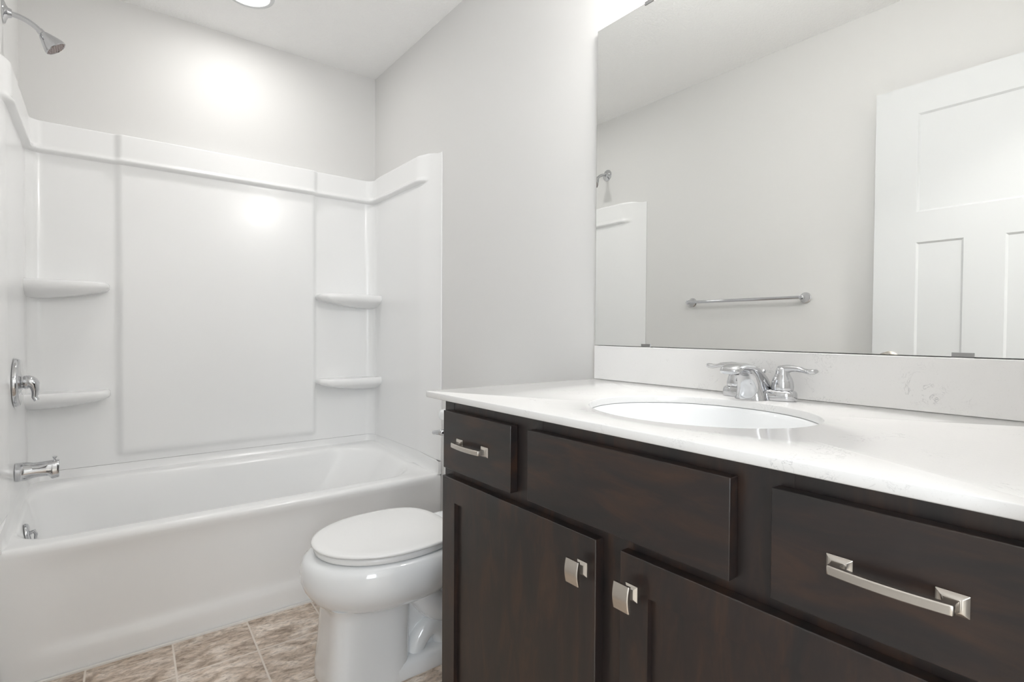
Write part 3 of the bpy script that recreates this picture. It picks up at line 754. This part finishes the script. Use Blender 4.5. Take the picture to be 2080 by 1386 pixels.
# remap: outer ring by angle of its points; inner ellipse point at the same angle
outer_ = rrect(CX0, CX1, CY0, CY1, 0, 30, 4, (0.0015, 0.0015, 0.0015, 0.0015))
def roundcorner(pts):      # the free front corner (x0, y1) is slightly rounded
    return pts
outer_ = rrect(CX0, CX1, CY0, CY1, 0, 30, 6, (0.0015, 0.0015, 0.009, 0.0015))
inner_ = []
for x, y in outer_:
    a = math.atan2((y-SYC)/SB, (x-SXC)/SA); inner_.append((SXC+SA*math.cos(a), SYC+SB*math.sin(a)))
def ins(pts, cx, cy, d):
    out = []
    n = len(pts)
    for i, (x, y) in enumerate(pts):
        x0, y0 = pts[i-1]; x1, y1 = pts[(i+1) % n]
        tx, ty = x1-x0, y1-y0; L = math.hypot(tx, ty) or 1
        out.append((x-ty/L*d, y+tx/L*d))
    return out
e = 0.0016
O0 = outer_; O1 = ins(outer_, 0, 0, e)
def ell(da): return [(SXC+(SA+da)*(x-SXC)/SA, SYC+(SB+da)*(y-SYC)/SB) for x, y in inner_]
rings = [[(x, y, CB) for x, y in O1], [(x, y, CB+e) for x, y in O0], [(x, y, CT-e) for x, y in O0], [(x, y, CT-e*0.3) for x, y in ins(outer_, 0, 0, e*0.3)], [(x, y, CT) for x, y in O1],
         [(x, y, CT) for x, y in ell(0.0016)], [(x, y, CT-0.0005) for x, y in ell(0.0005)], [(x, y, CT-0.0018) for x, y in ell(0)], [(x, y, CB) for x, y in ell(0)], [(x, y, CB) for x, y in O1]]
loft(bm, rings, True)
tag(new_obj('countertop', bm, M_QUARTZ, angle=50), 'white speckled quartz countertop with an oval sink cut-out on the vanity', 'countertop')
tag(boxo('backsplash', (XR-0.0200, XR-0.001, CY0, CY1-0.0, CT+0.0004, 1.0052), M_QUARTZ, bevel=0.0015), 'low white quartz backsplash along the wall behind the faucet', 'backsplash')

# ---- undermount sink
sk = thing('sink', 'oval white undermount sink set in the countertop', 'sink', (SXC, SYC, CB))
bm = bmesh.new(); n_ = 96
def el(a, b_, z, cx=0): return [(cx+a*math.cos(2*PI*k/n_), b_*math.sin(2*PI*k/n_), z) for k in range(n_)]
rings = [el(SA+0.02, SB+0.02, -0.012), el(SA+0.02, SB+0.02, -0.0008), el(SA+0.004, SB+0.004, -0.0008), el(SA-0.002, SB-0.002, -0.002), el(SA-0.005, SB-0.005, -0.010), el(SA-0.010, SB-0.012, -0.030), el(SA-0.022, SB-0.028, -0.060), el(SA-0.045, SB-0.058, -0.090), el(SA-0.085, SB-0.105, -0.118), el(SA-0.13, SB-0.155, -0.132), el(0.022, 0.022, -0.136)]
out_ = [el(0.022, 0.022, -0.148), el(SA-0.10, SB-0.12, -0.140), el(SA-0.03, SB-0.04, -0.100), el(SA+0.004, SB+0.004, -0.030), el(SA+0.006, SB+0.006, -0.012), el(SA+0.02, SB+0.02, -0.012)]
loft(bm, rings+out_, True)
new_obj('basin', bm, M_PORC, sk, angle=60)
bm = bmesh.new(); lathe(bm, [(0, 0.0215), (0.0, 0.0225), (0.0025, 0.0225), (0.003, 0.019), (0.0015, 0.016), (0.004, 0.014), (0.0055, 0.008)], (0, 0, -0.1375), 'z', 28)
new_obj('drain', bm, M_CHROME, sk, label='chrome sink drain')

# ---- faucet
FYC = 0.588; FXC = 1.142
fa = thing('faucet', 'chrome two-handle centerset faucet behind the oval sink', 'faucet', (FXC, FYC, CT))
bm = bmesh.new(); rings = []
def stad(hx, hy, z, n=56):
    p = 4.0; return [(math.copysign(abs(math.cos(2*PI*k/n))**(2/2.6), math.cos(2*PI*k/n))*hx, math.copysign(abs(math.sin(2*PI*k/n))**(2/p), math.sin(2*PI*k/n))*hy, z) for k in range(n)]
for z, i_ in ((0.0004, 0.001), (0.003, 0), (0.014, 0), (0.0185, 0.0012), (0.0215, 0.004), (0.023, 0.009), (0.0232, 0.014)):
    rings.append(stad(0.0265-i_, 0.0800-i_, z))
loft(bm, rings, True, True, True)
new_obj('base', bm, M_CHROME, fa, angle=60)
# arched spout: sections along a curve, broad and thin
bm = bmesh.new()
sec = [  # lower/front point, upper/back point (x, z), half width
    ((-0.054, 0.0005), (0.026, 0.0005), 0.0350), ((-0.0535, 0.010), (0.0255, 0.014), 0.0325), ((-0.0545, 0.022), (0.020, 0.032), 0.0290), ((-0.0575, 0.034), (0.009, 0.047), 0.0262),
    ((-0.062, 0.044), (-0.006, 0.0595), 0.0238), ((-0.068, 0.051), (-0.024, 0.0695), 0.0220), ((-0.076, 0.0555), (-0.046, 0.0765), 0.0208), ((-0.087, 0.0580), (-0.070, 0.0800), 0.0200),
    ((-0.100, 0.0585), (-0.092, 0.0805), 0.0206), ((-0.112, 0.0575), (-0.110, 0.0785), 0.0210), ((-0.121, 0.0570), (-0.1215, 0.0745), 0.0200), ((-0.127, 0.0585), (-0.1280, 0.0705), 0.0165), ((-0.1295, 0.0610), (-0.1305, 0.0670), 0.010)]
rings = []
for (xa, za), (xb, zb), hw in sec:
    cx_, cz_, dx_, dz_ = (xa+xb)/2, (za+zb)/2, (xb-xa)/2, (zb-za)/2
    ring = []
    for k in range(36):
        a = 2*PI*k/36; ca, sa = math.cos(a), math.sin(a)
        w2 = math.copysign(abs(ca)**(2/3.2), ca)*hw; h2 = math.copysign(abs(sa)**(2/(3.4 if sa < 0 else 2.2)), sa)
        ring.append((cx_+dx_*h2, w2, cz_+dz_*h2))
    rings.append(ring)
loft(bm, rings, True, True, True)
spo = new_obj('spout', bm, M_CHROME, fa, angle=60)
bm = bmesh.new(); lathe_dir(bm, [(0, 0.0115), (0.0085, 0.0115), (0.0088, 0.0095), (0.006, 0.009)], (-0.106, 0, 0.0650), (-0.10, 0, -1), 28)
new_obj('aerator', bm, M_DARKRUB, spo, label='dark round aerator under the spout tip')
for s_ in (-1, 1):
    bm = bmesh.new()
    lathe(bm, [(0.0225, 0.0215), (0.0255, 0.0220), (0.030, 0.0222), (0.040, 0.0205), (0.048, 0.0180), (0.054, 0.0150), (0.058, 0.0135), (0.062, 0.0135), (0.066, 0.0128), (0.0695, 0.010), (0.071, 0.005)], (0.002, s_*0.0508, 0), 'z', 36)
    # wavy lever pointing outwards and slightly forwards
    y0 = s_*0.0508
    pts = bez((0.004, y0-s_*0.006, 0.0640), (0.002, y0+s_*0.014, 0.0700), (0.000, y0+s_*0.028, 0.0700), (-0.002, y0+s_*0.044, 0.0665), 8)+bez((-0.0025, y0+s_*0.047, 0.0658), (-0.004, y0+s_*0.056, 0.0640), (-0.005, y0+s_*0.062, 0.0640), (-0.007, y0+s_*0.070, 0.0665), 5)
    rad_ = [0.0115, 0.0110, 0.0104, 0.0098, 0.0092, 0.0086, 0.0082, 0.0080, 0.0080, 0.0082, 0.0086, 0.0094, 0.0100, 0.0098, 0.0070]
    fl = [(1.0, 0.85)]*4+[(1.0, 0.75)]*4+[(1.1, 0.58)]*7
    tube(bm, pts, rad_, 20, True, fl)
    new_obj('handle', bm, M_CHROME, fa, angle=50, label='chrome lever handle')
bm = bmesh.new(); tube(bm, [(0.021, 0, 0.018), (0.021, 0, 0.055)], 0.0022, 12); lathe(bm, [(0, 0.003), (0.003, 0.0048), (0.007, 0.0048), (0.009, 0.003)], (0.021, 0, 0.053), 'z', 16)
new_obj('lift_rod', bm, M_CHROME, fa)

# ---- mirror
MX = XR-0.0100
mi = thing('wall_mirror', 'large frameless rectangular mirror on the wall above the backsplash', 'mirror', (0, 0, 0))
bm = bmesh.new(); vs = box(bm, MX, MX+0.0055, 0.060, 1.134, 1.0072, 1.9625, 1)
bm.faces.ensure_lookup_table()
for f in bm.faces:
    if f.calc_center_median().x < MX+1e-5: f.material_index = 0
new_obj('mirror_glass', bm, None, mi, smooth=False, mats=[M_MIRROR, M_MEDGE])
boxo('backing', (MX+0.0056, XR-0.0004, 0.10, 1.10, 1.05, 1.92), M_BACK, mi)
def clip(y, top):
    bm = bmesh.new(); z = 1.9625 if top else 1.0078; s_ = -1 if top else 1
    box(bm, MX-0.0018, MX-0.0002, y-0.0155, y+0.0155, min(z-s_*0.0015, z+s_*0.0065), max(z-s_*0.0015, z+s_*0.0065))
    box(bm, MX-0.0018, XR-0.0004, y-0.0155, y+0.0155, min(z-s_*0.0030, z-s_*0.0008), max(z-s_*0.0030, z-s_*0.0008))
    return new_obj('mirror_clip', bm, M_CLIP, mi, smooth=False, label='small metal mirror clip')
for y in (0.252, 0.941): clip(y, False); clip(y, True)

# ---- towel bar on the left wall (seen in the mirror)
tb = thing('towel_bar', 'chrome towel bar on the wall opposite the mirror', 'towel bar', (XL, 1.448, 1.2165))
for s_ in (-1, 1):
    bm = bmesh.new()
    lathe(bm, [(0.0004, 0.0255), (0.004, 0.0255), (0.006, 0.0235), (0.008, 0.0215), (0.011, 0.0205), (0.020, 0.0155), (0.032, 0.0115), (0.036, 0.0105), (0.040, 0.0120), (0.046, 0.0125), (0.052, 0.0110), (0.055, 0.006)], (0, s_*0.305, 0), 'x', 36)
    new_obj('post', bm, M_CHROME, tb)
bm = bmesh.new(); tube(bm, [(0.046, -0.303, 0), (0.046, 0.303, 0)], 0.0078, 24); new_obj('bar', bm, M_CHROME, tb)
